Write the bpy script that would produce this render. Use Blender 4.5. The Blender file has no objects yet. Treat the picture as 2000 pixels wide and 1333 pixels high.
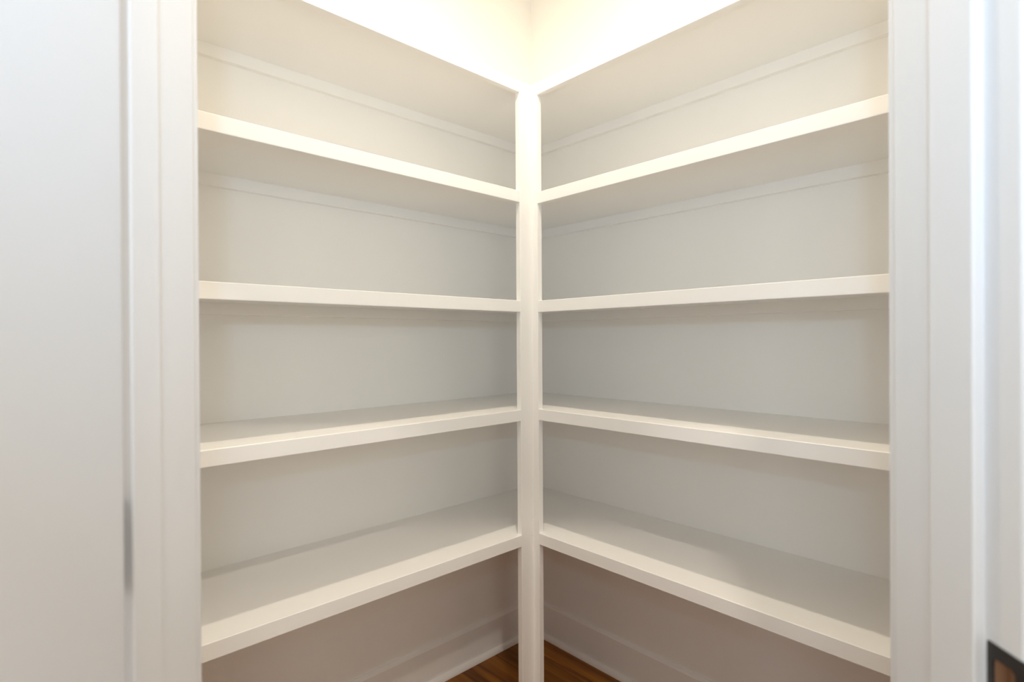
import bpy, bmesh, math, random
from mathutils import Vector, Matrix

random.seed(7)
scene = bpy.context.scene
col = scene.collection
R2 = math.sqrt(2.0)

# ------------------------------------------------------------------ camera
# room corner of the pantry at the origin; right wall along +x, left wall along -y
# diagonal frame: s runs along the doorway wall, q runs from the corner out of the door
CAM = Vector((1.68115, -1.69093, 1.26698))
yaw, pitch, roll = math.radians(2.017), math.radians(-0.180), math.radians(-0.326)
a = math.radians(135) + yaw
F = Vector((math.cos(a) * math.cos(pitch), math.sin(a) * math.cos(pitch), math.sin(pitch)))
rt = F.cross(Vector((0, 0, 1))).normalized()
up = rt.cross(F)
rt2 = math.cos(roll) * rt + math.sin(roll) * up
up2 = -math.sin(roll) * rt + math.cos(roll) * up
cam_data = bpy.data.cameras.new('camera')
cam_data.sensor_width = 36.0
cam_data.lens = 36.0 * 1067.4 / 2000.0
cam_data.clip_start = 0.02
cam_data.dof.use_dof = True
cam_data.dof.focus_distance = 1.6
cam_data.dof.aperture_fstop = 3.1
cam = bpy.data.objects.new('camera', cam_data)
col.objects.link(cam)
M = Matrix.Identity(4)
for i in range(3):
    M[i][0], M[i][1], M[i][2], M[i][3] = rt2[i], up2[i], -F[i], CAM[i]
cam.matrix_world = M
scene.camera = cam

# ------------------------------------------------------------------ light settings
W_BULB = 13.2                       # pantry downlight, watts
C_BULB = (1.0, 0.885, 0.71)
W_DOWN = 18.0                       # downlight in the room outside, watts
C_DOWN = (1.0, 0.92, 0.83)
W_FLASH = 2.9                       # photographer's flash beside the camera
C_FLASH = (0.46, 0.71, 1.0)
W_FILL = 55.0                        # fill lights added at the two unseen windows
C_FILL = (0.87, 0.94, 1.0)                   # south fill, tinted cool for the right wall
C_FILL_E = (1.0, 0.955, 0.87)                 # east fill, tinted warm for the left wall
W_SKY = 0.15
EXPOSURE = 0.0

world = bpy.data.worlds.new('sky')
scene.world = world
world.use_nodes = True
bg = world.node_tree.nodes['Background']
bg.inputs['Color'].default_value = (0.62, 0.78, 1.0, 1)
bg.inputs['Strength'].default_value = W_SKY
world.cycles.sampling_method = 'NONE'
scene.cycles.sample_clamp_indirect = 4.0

vs = scene.view_settings
vs.view_transform = 'Standard'
vs.look = 'None'
vs.gamma = 1.0
vs.exposure = EXPOSURE
vs.use_curve_mapping = False
scene.cycles.use_denoising = True
scene.cycles.max_bounces = 11
scene.cycles.diffuse_bounces = 9
scene.cycles.glossy_bounces = 3
scene.cycles.transparent_max_bounces = 4
scene.cycles.caustics_reflective = False
scene.cycles.caustics_refractive = False
scene.cycles.use_light_tree = False
scene.cycles.use_adaptive_sampling = True
scene.cycles.adaptive_threshold = 0.04
scene.cycles.adaptive_min_samples = 16


def area_light(name, loc, direction, sx, sy, power, color, shape='RECTANGLE'):
    ld = bpy.data.lights.new(name, 'AREA')
    ld.shape = shape
    ld.size, ld.size_y = sx, sy
    ld.energy = power
    ld.color = color
    o = bpy.data.objects.new(name, ld)
    o.location = loc
    o.rotation_euler = Vector(direction).to_track_quat('-Z', 'Y').to_euler()
    col.objects.link(o)
    return o


def sq(s, q, z=0.0):
    return Vector(((s + q) / R2, (s - q) / R2, z))


KX = 4.2                            # the room outside reaches to x = 4.2 and y = -4.2
WIN_LO, WIN_HI = 1.6, 3.4           # window span along the wall
WIN_Z0, WIN_Z1 = 0.95, 2.25
wc, wh = (WIN_LO + WIN_HI) / 2, (WIN_Z0 + WIN_Z1) / 2
area_light('window_fill', (KX + 0.22, -wc, wh), (-1, 0, 0), 1.8, 1.3, W_FILL * 0.85, C_FILL_E)  # pair of added fill lights that balance the left and right walls
area_light('window_fill', (wc, -KX - 0.22, wh), (0, 1, 0), 1.8, 1.3, W_FILL, C_FILL)
fl = area_light('flash_light', sq(-0.013, 2.494, 1.49), (-1, 1, 0.6), 0.05, 0.05, W_FLASH, C_FLASH, 'DISK')
fl.data.spread = math.radians(130)


# ------------------------------------------------------------------ materials
def nodes_of(name):
    m = bpy.data.materials.new(name)
    m.use_nodes = True
    nt = m.node_tree
    return m, nt, nt.nodes['Principled BSDF']


def paint(name, base, rough, bump=0.02, scale=260.0, spec=0.5, stretch=None):
    m, nt, p = nodes_of(name)
    tc = nt.nodes.new('ShaderNodeTexCoord')
    p.inputs['Base Color'].default_value = (*base, 1)
    p.inputs['Roughness'].default_value = rough
    p.inputs['Specular IOR Level'].default_value = spec
    if bump:
        n2 = nt.nodes.new('ShaderNodeTexNoise')
        n2.inputs['Scale'].default_value = scale
        n2.inputs['Detail'].default_value = 1.0
        b = nt.nodes.new('ShaderNodeBump')
        b.inputs['Strength'].default_value = bump
        b.inputs['Distance'].default_value = 0.002
        if stretch:
            mp = nt.nodes.new('ShaderNodeMapping')
            mp.inputs['Scale'].default_value = stretch
            nt.links.new(tc.outputs['Object'], mp.inputs['Vector'])
            nt.links.new(mp.outputs['Vector'], n2.inputs['Vector'])
        else:
            nt.links.new(tc.outputs['Object'], n2.inputs['Vector'])
        nt.links.new(n2.outputs['Fac'], b.inputs['Height'])
        nt.links.new(b.outputs['Normal'], p.inputs['Normal'])
    return m


M_WALL = paint('wall_paint', (0.885, 0.871, 0.842), 0.42, 0.06, 180.0)
M_TRIM = paint('trim_paint', (0.752, 0.765, 0.785), 0.36, 0.03, 120.0)
M_DOOR = paint('door_paint', (0.675, 0.695, 0.722), 0.40, 0.03, 120.0)
M_SHELF = paint('shelf_paint', (0.888, 0.877, 0.856), 0.36, 0.03, 150.0)
M_CEIL = paint('ceiling_paint', (0.87, 0.86, 0.83), 0.8, 0.08, 150.0)
M_BLACK = paint('black_metal', (0.018, 0.016, 0.015), 0.42, 0.02, 400.0)
M_RAW = paint('raw_wood', (0.36, 0.19, 0.10), 0.75, 0.2, 60.0, stretch=(1, 1, 0.1))
M_PLASTIC = paint('white_plastic', (0.8, 0.8, 0.8), 0.4, 0.0)


def wood_floor():
    m, nt, p = nodes_of('stained_oak')
    tc = nt.nodes.new('ShaderNodeTexCoord')
    oi = nt.nodes.new('ShaderNodeObjectInfo')
    add = nt.nodes.new('ShaderNodeVectorMath')
    add.operation = 'MULTIPLY_ADD'
    cmb = nt.nodes.new('ShaderNodeCombineXYZ')
    for k in ('X', 'Y', 'Z'):
        nt.links.new(oi.outputs['Random'], cmb.inputs[k])
    add.inputs[1].default_value = (37.0, 53.0, 11.0)
    nt.links.new(cmb.outputs[0], add.inputs[0])
    mp = nt.nodes.new('ShaderNodeMapping')
    mp.inputs['Scale'].default_value = (1.6, 26.0, 10.0)
    nt.links.new(tc.outputs['Object'], mp.inputs['Vector'])
    nt.links.new(mp.outputs['Vector'], add.inputs[2])
    n = nt.nodes.new('ShaderNodeTexNoise')
    n.inputs['Scale'].default_value = 1.0
    n.inputs['Detail'].default_value = 4.0
    n.inputs['Distortion'].default_value = 0.6
    nt.links.new(add.outputs[0], n.inputs['Vector'])
    cr = nt.nodes.new('ShaderNodeValToRGB')
    cr.color_ramp.elements[0].position = 0.32
    cr.color_ramp.elements[0].color = (0.15, 0.050, 0.006, 1)
    cr.color_ramp.elements[1].position = 0.70
    cr.color_ramp.elements[1].color = (0.40, 0.155, 0.016, 1)
    nt.links.new(n.outputs['Fac'], cr.inputs['Fac'])
    hsv = nt.nodes.new('ShaderNodeHueSaturation')
    mr = nt.nodes.new('ShaderNodeMapRange')
    mr.inputs['To Min'].default_value = 0.75
    mr.inputs['To Max'].default_value = 1.25
    nt.links.new(oi.outputs['Random'], mr.inputs['Value'])
    nt.links.new(mr.outputs[0], hsv.inputs['Value'])
    nt.links.new(cr.outputs['Color'], hsv.inputs['Color'])
    nt.links.new(hsv.outputs['Color'], p.inputs['Base Color'])
    p.inputs['Roughness'].default_value = 0.42
    p.inputs['Specular IOR Level'].default_value = 0.25
    b = nt.nodes.new('ShaderNodeBump')
    b.inputs['Strength'].default_value = 0.12
    b.inputs['Distance'].default_value = 0.002
    nt.links.new(n.outputs['Fac'], b.inputs['Height'])
    nt.links.new(b.outputs['Normal'], p.inputs['Normal'])
    return m


M_FLOOR = wood_floor()
M_SUB = paint('dark_subfloor', (0.03, 0.018, 0.010), 0.9, 0.0)


def emitter(name, color, strength):
    m = bpy.data.materials.new(name)
    m.use_nodes = True
    nt = m.node_tree
    nt.nodes.remove(nt.nodes['Principled BSDF'])
    e = nt.nodes.new('ShaderNodeEmission')
    e.inputs['Color'].default_value = (*color, 1)
    e.inputs['Strength'].default_value = strength
    nt.links.new(e.outputs[0], nt.nodes['Material Output'].inputs['Surface'])
    return m


M_BULB = emitter('warm_lens', C_BULB, 4.0)
M_DOWN = emitter('neutral_lens', C_DOWN, 4.0)
for m_ in (M_BULB, M_DOWN):
    m_.cycles.emission_sampling = 'NONE'


def glass_mat():
    m = bpy.data.materials.new('window_glass')
    m.use_nodes = True
    nt = m.node_tree
    nt.nodes.remove(nt.nodes['Principled BSDF'])
    t = nt.nodes.new('ShaderNodeBsdfTransparent')
    t.inputs['Color'].default_value = (0.94, 0.96, 0.95, 1)
    g = nt.nodes.new('ShaderNodeBsdfGlossy')
    g.inputs['Roughness'].default_value = 0.02
    fr = nt.nodes.new('ShaderNodeFresnel')
    fr.inputs['IOR'].default_value = 1.45
    mx = nt.nodes.new('ShaderNodeMixShader')
    nt.links.new(fr.outputs[0], mx.inputs['Fac'])
    nt.links.new(t.outputs[0], mx.inputs[1])
    nt.links.new(g.outputs[0], mx.inputs[2])
    nt.links.new(mx.outputs[0], nt.nodes['Material Output'].inputs['Surface'])
    return m


M_GLASS = glass_mat()


# ------------------------------------------------------------------ mesh helpers
def xy(x, y, z):
    return Vector((x, y, z))


def finish(name, bm, mat, parent=None, smooth=False, origin=None):
    bmesh.ops.recalc_face_normals(bm, faces=bm.faces[:])
    if origin is None:
        lo = Vector((min(v.co.x for v in bm.verts), min(v.co.y for v in bm.verts), min(v.co.z for v in bm.verts)))
        hi = Vector((max(v.co.x for v in bm.verts), max(v.co.y for v in bm.verts), max(v.co.z for v in bm.verts)))
        origin = Vector(((lo.x + hi.x) / 2, (lo.y + hi.y) / 2, lo.z))
    for v in bm.verts:
        v.co -= origin
    me = bpy.data.meshes.new(name)
    bm.to_mesh(me)
    bm.free()
    if smooth:
        for p in me.polygons:
            p.use_smooth = True
    me.materials.append(mat)
    o = bpy.data.objects.new(name, me)
    col.objects.link(o)
    o.location = origin
    if parent is not None:
        o.parent = parent
        o.location = origin - Vector(parent['_world'])
    o['_world'] = origin
    return o


def empty(name, loc):
    o = bpy.data.objects.new(name, None)
    o.empty_display_size = 0.05
    o.location = loc
    o['_world'] = Vector(loc)
    col.objects.link(o)
    return o


def prism(bm, poly, z0, z1, fn=xy):
    """vertical prism over a plan polygon"""
    lo = [bm.verts.new(fn(a_, b_, z0)) for a_, b_ in poly]
    hi = [bm.verts.new(fn(a_, b_, z1)) for a_, b_ in poly]
    n = len(poly)
    bm.faces.new(lo[::-1])
    bm.faces.new(hi)
    for i in range(n):
        bm.faces.new((lo[i], lo[(i + 1) % n], hi[(i + 1) % n], hi[i]))


def box(bm, lo, hi, fn=xy):
    prism(bm, [(lo[0], lo[1]), (hi[0], lo[1]), (hi[0], hi[1]), (lo[0], hi[1])], lo[2], hi[2], fn)


def bar(bm, profile, p0, p1, out, cut0=0.0, cut1=0.0):
    """profile of (depth, z) swept from p0 to p1 in plan; depth grows along out; cut = plan offset along the run per unit depth"""
    p0, p1, out = Vector(p0), Vector(p1), Vector(out)
    run = (p1 - p0).normalized()
    a_ = [bm.verts.new(Vector((*(p0 + out * d + run * (d * cut0)), z))) for d, z in profile]
    b_ = [bm.verts.new(Vector((*(p1 + out * d - run * (d * cut1)), z))) for d, z in profile]
    n = len(profile)
    bm.faces.new(a_[::-1])
    bm.faces.new(b_)
    for i in range(n):
        bm.faces.new((a_[i], a_[(i + 1) % n], b_[(i + 1) % n], b_[i]))


def round_profile(w, z0, z1, r, corners=('tf', 'bf')):
    """rectangle from depth 0 to w, eased on the front edges"""
    pts = [(0, z0)]
    k = 3
    if 'bf' in corners:
        pts += [(w - r + r * math.sin(t), z0 + r - r * math.cos(t)) for t in [i * math.pi / 2 / k for i in range(k + 1)]]
    else:
        pts.append((w, z0))
    if 'tf' in corners:
        pts += [(w - r + r * math.cos(t), z1 - r + r * math.sin(t)) for t in [i * math.pi / 2 / k for i in range(k + 1)]]
    else:
        pts.append((w, z1))
    pts.append((0, z1))
    return pts


def cyl(bm, c, axis, r, h, seg=24):
    ax = Vector(axis).normalized()
    t = ax.orthogonal().normalized()
    b = ax.cross(t)
    rings = []
    for k in (0, 1):
        rings.append([bm.verts.new(Vector(c) + ax * (h * k) + (t * math.cos(2 * math.pi * i / seg) + b * math.sin(2 * math.pi * i / seg)) * r) for i in range(seg)])
    bm.faces.new(rings[0][::-1])
    bm.faces.new(rings[1])
    for i in range(seg):
        j = (i + 1) % seg
        bm.faces.new((rings[0][i], rings[0][j], rings[1][j], rings[1][i]))


def lathe(bm, c, pts, seg=32):
    """pts of (radius, z offset) about a vertical axis"""
    rings = []
    for r, z in pts:
        if r < 1e-6:
            rings.append([bm.verts.new(Vector(c) + Vector((0, 0, z)))])
        else:
            rings.append([bm.verts.new(Vector(c) + Vector((r * math.cos(2 * math.pi * i / seg), r * math.sin(2 * math.pi * i / seg), z))) for i in range(seg)])
    for A, B in zip(rings, rings[1:]):
        for i in range(seg):
            j = (i + 1) % seg
            va = [A[i % len(A)], A[j % len(A)], B[j % len(B)], B[i % len(B)]]
            u = []
            for v in va:
                if v not in u:
                    u.append(v)
            if len(u) > 2:
                bm.faces.new(u)


def bevel_edges(bm, sel, w, seg=2):
    e = [x for x in bm.edges if sel(x)]
    if e:
        bmesh.ops.bevel(bm, geom=e, offset=w, segments=seg, affect='EDGES', profile=0.5)


def struct(o, label=None):
    o['kind'] = 'structure'
    if label:
        o['label'] = label
    return o


def tag(o, label, cat, group=None):
    o['label'] = label
    o['category'] = cat
    if group:
        o['group'] = group
    return o


def bmnew():
    return bmesh.new()


# ------------------------------------------------------------------ room shell
CEIL = 2.743
PW = 1.70                            # pantry wall length from the corner to the return walls
RT = 0.12                            # wall thickness
Q_IN, Q_OUT = 1.7364, 1.903          # doorway wall faces
S_L, S_R = -0.4129, 0.4121           # faces of the door jambs
HEAD = 2.045                         # underside of the head jamb
JT = 0.019

bm = bmnew(); box(bm, (-RT, -KX - RT, -0.06), (KX + RT, RT, -0.021))
FLOOR = struct(finish('floor', bm, M_SUB), 'reddish brown stained oak plank floor')
PWID = 0.127
row = 0
y = 0.0
while y > -KX + 0.001:
    y1 = max(y - PWID, -KX)
    x = -[0.0, 0.62, 0.28, 0.95, 0.45][row % 5]
    L = [1.35, 1.7, 1.1, 1.9, 1.5]
    k = 0
    while x < KX:
        x1 = x + L[(row * 2 + k) % 5]
        xa, xb = max(x, 0.0), min(x1, KX)
        if xb - xa > 0.02:
            bm = bmnew()
            box(bm, (xa + 0.0004, y1 + 0.0004, -0.02), (xb - 0.0004, y - 0.0004, 0.0))
            bevel_edges(bm, lambda e: all(abs(v.co.z) < 1e-5 for v in e.verts), 0.0008, 1)
            finish('plank', bm, M_FLOOR, FLOOR)
        x = x1
        k += 1
    y = y1
    row += 1

bm = bmnew(); box(bm, (-RT, -KX - RT, CEIL), (KX + RT, RT, CEIL + 0.1))
struct(finish('ceiling', bm, M_CEIL), 'plain white ceiling')
bm = bmnew(); box(bm, (-RT, -KX, 0), (0, 0, CEIL))
struct(finish('wall_left', bm, M_WALL), 'off white wall behind the left shelves')
bm = bmnew(); box(bm, (-RT, 0, 0), (KX, RT, CEIL))
struct(finish('wall_right', bm, M_WALL), 'off white wall behind the right shelves')

d_in, d_out = Q_IN * R2, Q_OUT * R2      # x - y on the two faces
A = (d_in - PW, -PW)
B = (d_out - PW - RT, -PW - RT)
A2, B2 = (PW, -(d_in - PW)), (PW + RT, -(d_out - PW - RT))
bm = bmnew(); prism(bm, [(0, -PW), A, B, (0, -PW - RT)], 0, CEIL)
struct(finish('wall_left_return', bm, M_WALL), 'short white return wall left of the pantry doorway')
bm = bmnew(); prism(bm, [(PW, 0), (PW + RT, 0), B2, A2], 0, CEIL)
struct(finish('wall_right_return', bm, M_WALL), 'short white return wall right of the pantry doorway')
ro_l, ro_r, ro_h = S_L - JT, S_R + JT, HEAD + JT
sA, sB = (A[0] + A[1]) / R2, (B[0] + B[1]) / R2
sA2, sB2 = (A2[0] + A2[1]) / R2, (B2[0] + B2[1]) / R2
bm = bmnew()
prism(bm, [(sA, Q_IN), (ro_l, Q_IN), (ro_l, Q_OUT), (sB, Q_OUT)], 0, CEIL, sq)
prism(bm, [(ro_r, Q_IN), (sA2, Q_IN), (sB2, Q_OUT), (ro_r, Q_OUT)], 0, CEIL, sq)
prism(bm, [(ro_l, Q_IN), (ro_r, Q_IN), (ro_r, Q_OUT), (ro_l, Q_OUT)], ro_h, CEIL, sq)
struct(finish('wall_front', bm, M_WALL), 'white diagonal wall around the pantry doorway')


def window_wall(name, fn, wname):
    """far wall of the room outside, with a window opening; fn maps (along, depth, z)"""
    bm = bmnew()
    box(bm, (0, 0, 0), (WIN_LO, RT, CEIL), fn)
    box(bm, (WIN_HI, 0, 0), (KX, RT, CEIL), fn)
    box(bm, (WIN_LO, 0, 0), (WIN_HI, RT, WIN_Z0), fn)
    box(bm, (WIN_LO, 0, WIN_Z1), (WIN_HI, RT, CEIL), fn)
    struct(finish(name, bm, M_WALL), 'plain white wall of the room outside the pantry')
    bm = bmnew()
    t = 0.05
    box(bm, (WIN_LO, 0.03, WIN_Z0), (WIN_LO + t, 0.09, WIN_Z1), fn)
    box(bm, (WIN_HI - t, 0.03, WIN_Z0), (WIN_HI, 0.09, WIN_Z1), fn)
    box(bm, (WIN_LO + t, 0.03, WIN_Z0), (WIN_HI - t, 0.09, WIN_Z0 + t), fn)
    box(bm, (WIN_LO + t, 0.03, WIN_Z1 - t), (WIN_HI - t, 0.09, WIN_Z1), fn)
    mid = (WIN_LO + WIN_HI) / 2
    box(bm, (mid - 0.03, 0.035, WIN_Z0 + t), (mid + 0.03, 0.085, WIN_Z1 - t), fn)
    w = struct(finish(wname, bm, M_TRIM), 'white two sash window of the room outside')
    for x0, x1 in ((WIN_LO + t, mid - 0.03), (mid + 0.03, WIN_HI - t)):
        bm = bmnew(); box(bm, (x0, 0.058, WIN_Z0 + t), (x1, 0.062, WIN_Z1 - t), fn)
        finish('pane', bm, M_GLASS, w)
    bm = bmnew(); box(bm, (WIN_LO - 0.05, -0.05, WIN_Z0 - 0.02), (WIN_HI + 0.05, 0.03, WIN_Z0), fn)
    finish('window_sill', bm, M_TRIM, w)


window_wall('wall_east', lambda u, d, z: Vector((KX + d, -u, z)), 'window_1')
window_wall('wall_south', lambda u, d, z: Vector((u, -KX - d, z)), 'window_2')

# ------------------------------------------------------------------ baseboards with shoe moulding
BB_H, BB_T = 0.145, 0.014


def baseboard(name, p0, p1, out, label, c0=0.0, c1=0.0, h=BB_H):
    bm = bmnew()
    prof = [(0, 0.0), (BB_T, 0.0), (BB_T, h - 0.012), (BB_T - 0.003, h - 0.006), (0.006, h - 0.001), (0.004, h), (0, h)]
    bar(bm, prof, p0, p1, out, c0, c1)
    b = struct(finish(name, bm, M_SHELF), label)
    bm = bmnew()
    r, hh = 0.016, 0.019
    prof = [(BB_T, 0.0)] + [(BB_T + r * math.cos(t), hh * math.sin(t)) for t in [i * math.pi / 2 / 5 for i in range(6)]]
    bar(bm, prof, p0, p1, out, c0, c1)
    finish('shoe_moulding', bm, M_SHELF, b)
    return b


baseboard('baseboard_left', (0, 0), (0, -PW), (1, 0), 'white baseboard with shoe moulding along the left pantry wall', 1, 1)
baseboard('baseboard_right', (0, 0), (PW, 0), (0, -1), 'white baseboard with shoe moulding along the right pantry wall', 1, 1)
baseboard('baseboard_left_return', (0, -PW), A, (0, 1), 'white baseboard on the left return wall', 1, 0)
baseboard('baseboard_right_return', (PW, 0), A2, (-1, 0), 'white baseboard on the right return wall', 1, 0)
baseboard('baseboard_east', (KX, 0), (KX, -KX), (-1, 0), 'white baseboard under the east window', 1, 1)
baseboard('baseboard_south', (0, -KX), (KX, -KX), (0, 1), 'white baseboard under the south window', 1, 1)

# ------------------------------------------------------------------ shelves
DL, DR = 0.4080, 0.4112              # shelf fronts, measured from the left and right walls
NT = 0.019                           # front strip and board thickness
TOPS = [2.1032, 1.7473, 1.3925, 1.0386, 0.6323]
BOTS = [2.0656, 1.7098, 1.3549, 1.0017, 0.5944]
POST_L, POST_R = -0.4658, 0.4330     # outer edges of the two post boards
NOTE = [
    ('topmost white shelf on the left wall, cut off by the top edge', 'topmost white shelf on the right wall, cut off by the top edge'),
    ('second white shelf from the top on the left wall, seen from below', 'second white shelf from the top on the right wall, seen from below'),
    ('middle white shelf on the left wall, at eye level', 'middle white shelf on the right wall, at eye level'),
    ('second white shelf from the bottom on the left wall, its top just showing', 'second white shelf from the bottom on the right wall, its top just showing'),
    ('lowest white shelf on the left wall, just above the dark floor space', 'lowest white shelf on the right wall, just above the dark floor space'),
]
for i, (zt, zb) in enumerate(zip(TOPS, BOTS)):
    ztop = zt
    for side in (0, 1):
        t = empty('wall_shelf', (0.2, -1.0, zb) if side == 0 else (1.0, -0.2, zb))
        tag(t, NOTE[i][side], 'shelf', 'white shelves on the left wall' if side == 0 else 'white shelves on the right wall')
        bm = bmnew()
        if side == 0:
            prism(bm, [(0, 0), (0, -PW), (DL - NT, -PW), (DL - NT, -(DR - NT))], ztop - 0.019, ztop)
        else:
            prism(bm, [(0, 0), (DL - NT, -(DR - NT)), (PW, -(DR - NT)), (PW, 0)], ztop - 0.019, ztop)
        finish('board', bm, M_SHELF, t)
        bm = bmnew()
        prof = round_profile(NT, zb, ztop, 0.0016)
        if side == 0:
            bar(bm, prof, (DL - NT, POST_L), (DL - NT, -PW), (1, 0))
        else:
            bar(bm, prof, (POST_R, -(DR - NT)), (PW, -(DR - NT)), (0, -1))
        finish('front_edge', bm, M_SHELF, t)
        zc1 = ztop - 0.019
        zc0 = zc1 - 0.033
        prof = round_profile(0.019, zc0, zc1, 0.0012, ('bf',))
        bm = bmnew()
        if side == 0:
            bar(bm, prof, (0, -0.0), (0, -PW), (1, 0), 1, 0)
        else:
            bar(bm, prof, (0.0, 0), (PW, 0), (0, -1), 1, 0)
        finish('cleat', bm, M_SHELF, t)
        bm = bmnew()
        if side == 0:
            bar(bm, prof, (0.019, -PW), (DL - NT, -PW), (0, 1))
        else:
            bar(bm, prof, (PW, -0.019), (PW, -(DR - NT)), (-1, 0))
        finish('cleat', bm, M_SHELF, t)

# corner post: two boards meeting at the inside corner of the shelf fronts
post = empty('corner_post', (DL, -DR, 0))
tag(post, 'white upright post where the left and right shelves meet', 'post')


def ease_poly(pts, idx, r, k=3):
    out = []
    n = len(pts)
    for i, p in enumerate(pts):
        if i not in idx:
            out.append(p)
            continue
        p = Vector(p)
        a_ = (Vector(pts[i - 1]) - p).normalized()
        b_ = (Vector(pts[(i + 1) % n]) - p).normalized()
        c = p + (a_ + b_) * r
        for j in range(k + 1):
            th = j * math.pi / 2 / k
            out.append(tuple(c - b_ * (r * math.cos(th)) - a_ * (r * math.sin(th))))
    return out


bm = bmnew()
prism(bm, ease_poly([(DL - NT, -DR), (DL - NT, POST_L), (DL, POST_L), (DL, -DR)], (2,), 0.0016), 0, TOPS[0] - 0.0004)
finish('post_board', bm, M_SHELF, post)
bm = bmnew()
prism(bm, ease_poly([(DL - NT, -DR), (POST_R, -DR), (POST_R, -DR + NT), (DL - NT, -DR + NT)], (1,), 0.0016), 0, TOPS[0] - 0.0004)
finish('post_board', bm, M_SHELF, post)

# ------------------------------------------------------------------ door frame
frame = struct(empty('trim_1', sq(0, (Q_IN + Q_OUT) / 2, 0)), 'white painted door frame with stops and casing')


def jamb_profile(face, back, q0, q1, r=0.003):
    """plan polygon of a side jamb, eased on its two face corners"""
    return ease_poly([(back, q0), (face, q0), (face, q1), (back, q1)], (1, 2), r)


bm = bmnew(); prism(bm, jamb_profile(S_L, S_L - JT, Q_IN, Q_OUT), 0, HEAD + JT, sq)
finish('side_jamb', bm, M_TRIM, frame)
# right jamb with the latch mortise left open
HQ0, HQ1, HZ0, HZ1 = 1.8732, 1.8965, 0.9460, 0.9745
bm = bmnew()
prism(bm, jamb_profile(S_R, S_R + JT, Q_IN, Q_OUT), 0, HZ0, sq)
prism(bm, jamb_profile(S_R, S_R + JT, Q_IN, Q_OUT), HZ1, HEAD + JT, sq)
prism(bm, ease_poly([(S_R + JT, Q_IN), (S_R, Q_IN), (S_R, HQ0), (S_R + JT, HQ0)], (1,), 0.003), HZ0, HZ1, sq)
prism(bm, ease_poly([(S_R + JT, HQ1), (S_R, HQ1), (S_R, Q_OUT), (S_R + JT, Q_OUT)], (2,), 0.003), HZ0, HZ1, sq)
finish('side_jamb', bm, M_TRIM, frame)
bm = bmnew(); prism(bm, ease_poly([(0, Q_IN), (0, Q_OUT), (1, Q_OUT), (1, Q_IN)], (), 0.003), HEAD, HEAD + JT,
                    lambda s, q, z: sq(S_L + s * (S_R - S_L), q, z))
finish('head_jamb', bm, M_TRIM, frame)
ST = 0.0105
bm = bmnew(); prism(bm, ease_poly([(S_L, 1.8134), (S_L + ST, 1.8134), (S_L + ST, 1.8560), (S_L, 1.8560)], (1, 2), 0.002), 0, HEAD, sq)
finish('door_stop', bm, M_TRIM, frame)
bm = bmnew(); prism(bm, ease_poly([(S_R, 1.8070), (S_R - ST, 1.8070), (S_R - ST, 1.8634), (S_R, 1.8634)], (1, 2), 0.002), 0, HEAD, sq)
finish('door_stop', bm, M_TRIM, frame)
bm = bmnew(); box(bm, (S_L + ST, 1.8100, HEAD - ST), (S_R - ST, 1.8600, HEAD), sq)
finish('door_stop', bm, M_TRIM, frame)
CW, CT, RV = 0.083, 0.018, 0.006
for q0, q1 in ((Q_OUT, Q_OUT + CT), (Q_IN - CT, Q_IN)):
    for s0, s1 in ((S_L - RV - CW, S_L - RV), (S_R + RV, S_R + RV + CW)):
        bm = bmnew(); box(bm, (s0, q0, 0), (s1, q1, HEAD + RV), sq)
        bevel_edges(bm, lambda e: abs(e.verts[0].co.z - e.verts[1].co.z) > 1, 0.002)
        finish('casing', bm, M_TRIM, frame)
    bm = bmnew(); box(bm, (S_L - RV - CW, q0, HEAD + RV), (S_R + RV + CW, q1, HEAD + RV + CW), sq)
    finish('casing', bm, M_TRIM, frame)

# strike plate: black plate with a rounded opening, lip bent round the jamb edge
def rrect(q0, q1, z0, z1, r, k=5):
    pts = []
    for cq, cz, a0 in ((q1 - r, z1 - r, 0), (q0 + r, z1 - r, 90), (q0 + r, z0 + r, 180), (q1 - r, z0 + r, 270)):
        for j in range(k + 1):
            t = math.radians(a0 + 90 * j / k)
            pts.append((cq + r * math.cos(t), cz + r * math.sin(t)))
    return pts


bm = bmnew()
outer = rrect(1.8669, 1.9058, 0.9300, 0.9880, 0.0015)
inner = rrect(1.8733, 1.8962, 0.9450, 0.9750, 0.0050)
s_f, s_b = S_R - 0.0012, S_R + 0.0006
rings = [[bm.verts.new(sq(s, q, z)) for q, z in pts] for s, pts in ((s_f, outer), (s_f, inner), (s_b, inner), (s_b, outer))]
n = len(outer)
for k in range(4):
    A_, B_ = rings[k], rings[(k + 1) % 4]
    for i in range(n):
        j = (i + 1) % n
        bm.faces.new((A_[i], A_[j], B_[j], B_[i]))
lip = [(s_f, 1.9050), (s_f + 0.001, 1.9075), (s_f + 0.005, 1.9100), (s_f + 0.012, 1.9108), (s_f + 0.012, 1.9094), (s_f + 0.0055, 1.9086), (s_f + 0.0022, 1.9066), (s_f + 0.0016, 1.9050)]
prism(bm, lip, 0.943, 0.977, sq)
sp = finish('strike_plate', bm, M_BLACK, frame)
sp['label'] = 'black metal strike plate with latch hole'
bm = bmnew()                                            # raw wood lining of the latch mortise
d0, d1 = S_R + 0.0008, S_R + JT + 0.0015
e = 0.0004
box(bm, (d0, HQ0 - 0.0008, HZ0), (d1, HQ0 + e, HZ1), sq)
box(bm, (d0, HQ1 - e, HZ0), (d1, HQ1 + 0.0008, HZ1), sq)
box(bm, (d0, HQ0 + e, HZ1 - e), (d1, HQ1 - e, HZ1 + 0.0008), sq)
box(bm, (d0, HQ0 + e, HZ0 - 0.0008), (d1, HQ1 - e, HZ0 + e), sq)
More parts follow.
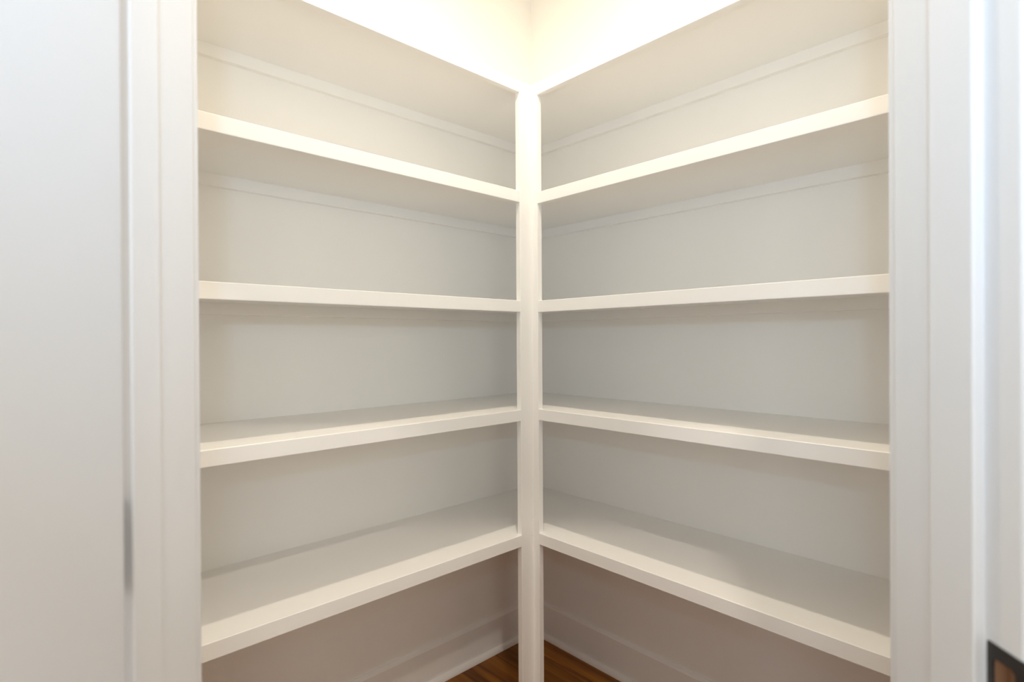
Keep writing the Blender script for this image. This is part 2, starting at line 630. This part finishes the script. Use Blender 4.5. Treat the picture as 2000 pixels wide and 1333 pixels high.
box(bm, (S_R + 0.014, HQ0 + e, HZ0 + e), (d1, HQ1 - e, HZ1 - e), sq)
finish('latch_mortise', bm, M_RAW, frame)

# hinges on the left jamb
PIN_S, PIN_Q = -0.4110, 1.9095
for hz in (0.26, 1.064, 1.80):
    bm = bmnew()
    box(bm, (S_L - 0.0005, 1.8580, hz - 0.0445), (S_L + 0.0012, 1.9050, hz + 0.0445), sq)      # leaf on the jamb
    box(bm, (-0.4085, 1.9088, hz - 0.0445), (-0.3735, 1.9104, hz + 0.0445), sq)                # leaf on the door edge
    for k in range(5):
        cyl(bm, sq(PIN_S, PIN_Q, hz - 0.0445 + k * 0.0178 + 0.0003), (0, 0, 1), 0.0055, 0.0172, 16)
    h = finish('hinge', bm, M_BLACK, frame)
    h['label'] = 'black butt hinge'

# ------------------------------------------------------------------ door, folded open towards the viewer
door = struct(empty('door_1', sq(-0.3875, 1.911, 0.012)), 'white flat panelled door folded open on the left')
DS0, DS1, DQ0, DQ1, DZ0, DZ1 = -0.4050, -0.3698, 1.9110, 2.7270, 0.012, 2.040
SW = 0.120
bm = bmnew(); box(bm, (DS0, DQ0, DZ0), (DS1, DQ0 + SW, DZ1), sq)
bevel_edges(bm, lambda e: abs(e.verts[0].co.z - e.verts[1].co.z) > 1, 0.0018)
finish('stile', bm, M_DOOR, door)
bm = bmnew(); box(bm, (DS0, DQ1 - SW, DZ0), (DS1, DQ1, DZ1), sq)
bevel_edges(bm, lambda e: abs(e.verts[0].co.z - e.verts[1].co.z) > 1, 0.0018)
finish('stile', bm, M_DOOR, door)
for z0, z1 in ((DZ0, DZ0 + 0.23), (0.86, 1.02), (DZ1 - SW, DZ1)):
    bm = bmnew(); box(bm, (DS0, DQ0 + SW, z0), (DS1, DQ1 - SW, z1), sq)
    finish('rail', bm, M_DOOR, door)
for z0, z1 in ((DZ0 + 0.23, 0.86), (1.02, DZ1 - SW)):
    bm = bmnew(); box(bm, (DS0 + 0.010, DQ0 + SW, z0), (DS1 - 0.010, DQ1 - SW, z1), sq)
    finish('panel', bm, M_DOOR, door)
for sg, sf in ((1, DS1), (-1, DS0)):
    bm = bmnew()
    ax = sq(sg, 0) - sq(0, 0)
    cyl(bm, sq(sf, DQ1 - 0.07, 0.955), ax, 0.030, 0.008, 28)
    cyl(bm, sq(sf + sg * 0.008, DQ1 - 0.07, 0.955), ax, 0.010, 0.030, 16)
    cyl(bm, sq(sf + sg * 0.038, DQ1 - 0.07, 0.955), ax, 0.027, 0.026, 28)
    finish('door_knob', bm, M_BLACK, door)

# ------------------------------------------------------------------ lamps
def downlight(x, y, r, mat, label, power, color):
    d = empty('recessed_downlight', (x, y, CEIL - 0.012))
    tag(d, label, 'lamp', 'recessed downlights')
    bm = bmnew()
    lathe(bm, (x, y, CEIL), [(r + 0.002, -0.004), (r + 0.006, -0.010), (r + 0.035, -0.006), (r + 0.038, -0.001), (r + 0.002, -0.001)])
    finish('trim_ring', bm, M_PLASTIC, d, True)
    bm = bmnew()
    lathe(bm, (x, y, CEIL), [(0.0, -0.006), (r, -0.006), (r, -0.002), (0.0, -0.002)])
    finish('lens', bm, mat, d)
    area_light('downlight_beam', (x, y, CEIL - 0.0075), (0, 0, -1), 2 * r, 2 * r, power, color, 'DISK')


downlight(0.815, -0.818, 0.030, M_BULB, 'small round recessed downlight in the ceiling inside the pantry', W_BULB, C_BULB)
downlight(2.05, -1.63, 0.050, M_DOWN, 'round recessed downlight in the ceiling outside the pantry door', W_DOWN, C_DOWN)

for o in bpy.data.objects:
    if '_world' in o:
        del o['_world']
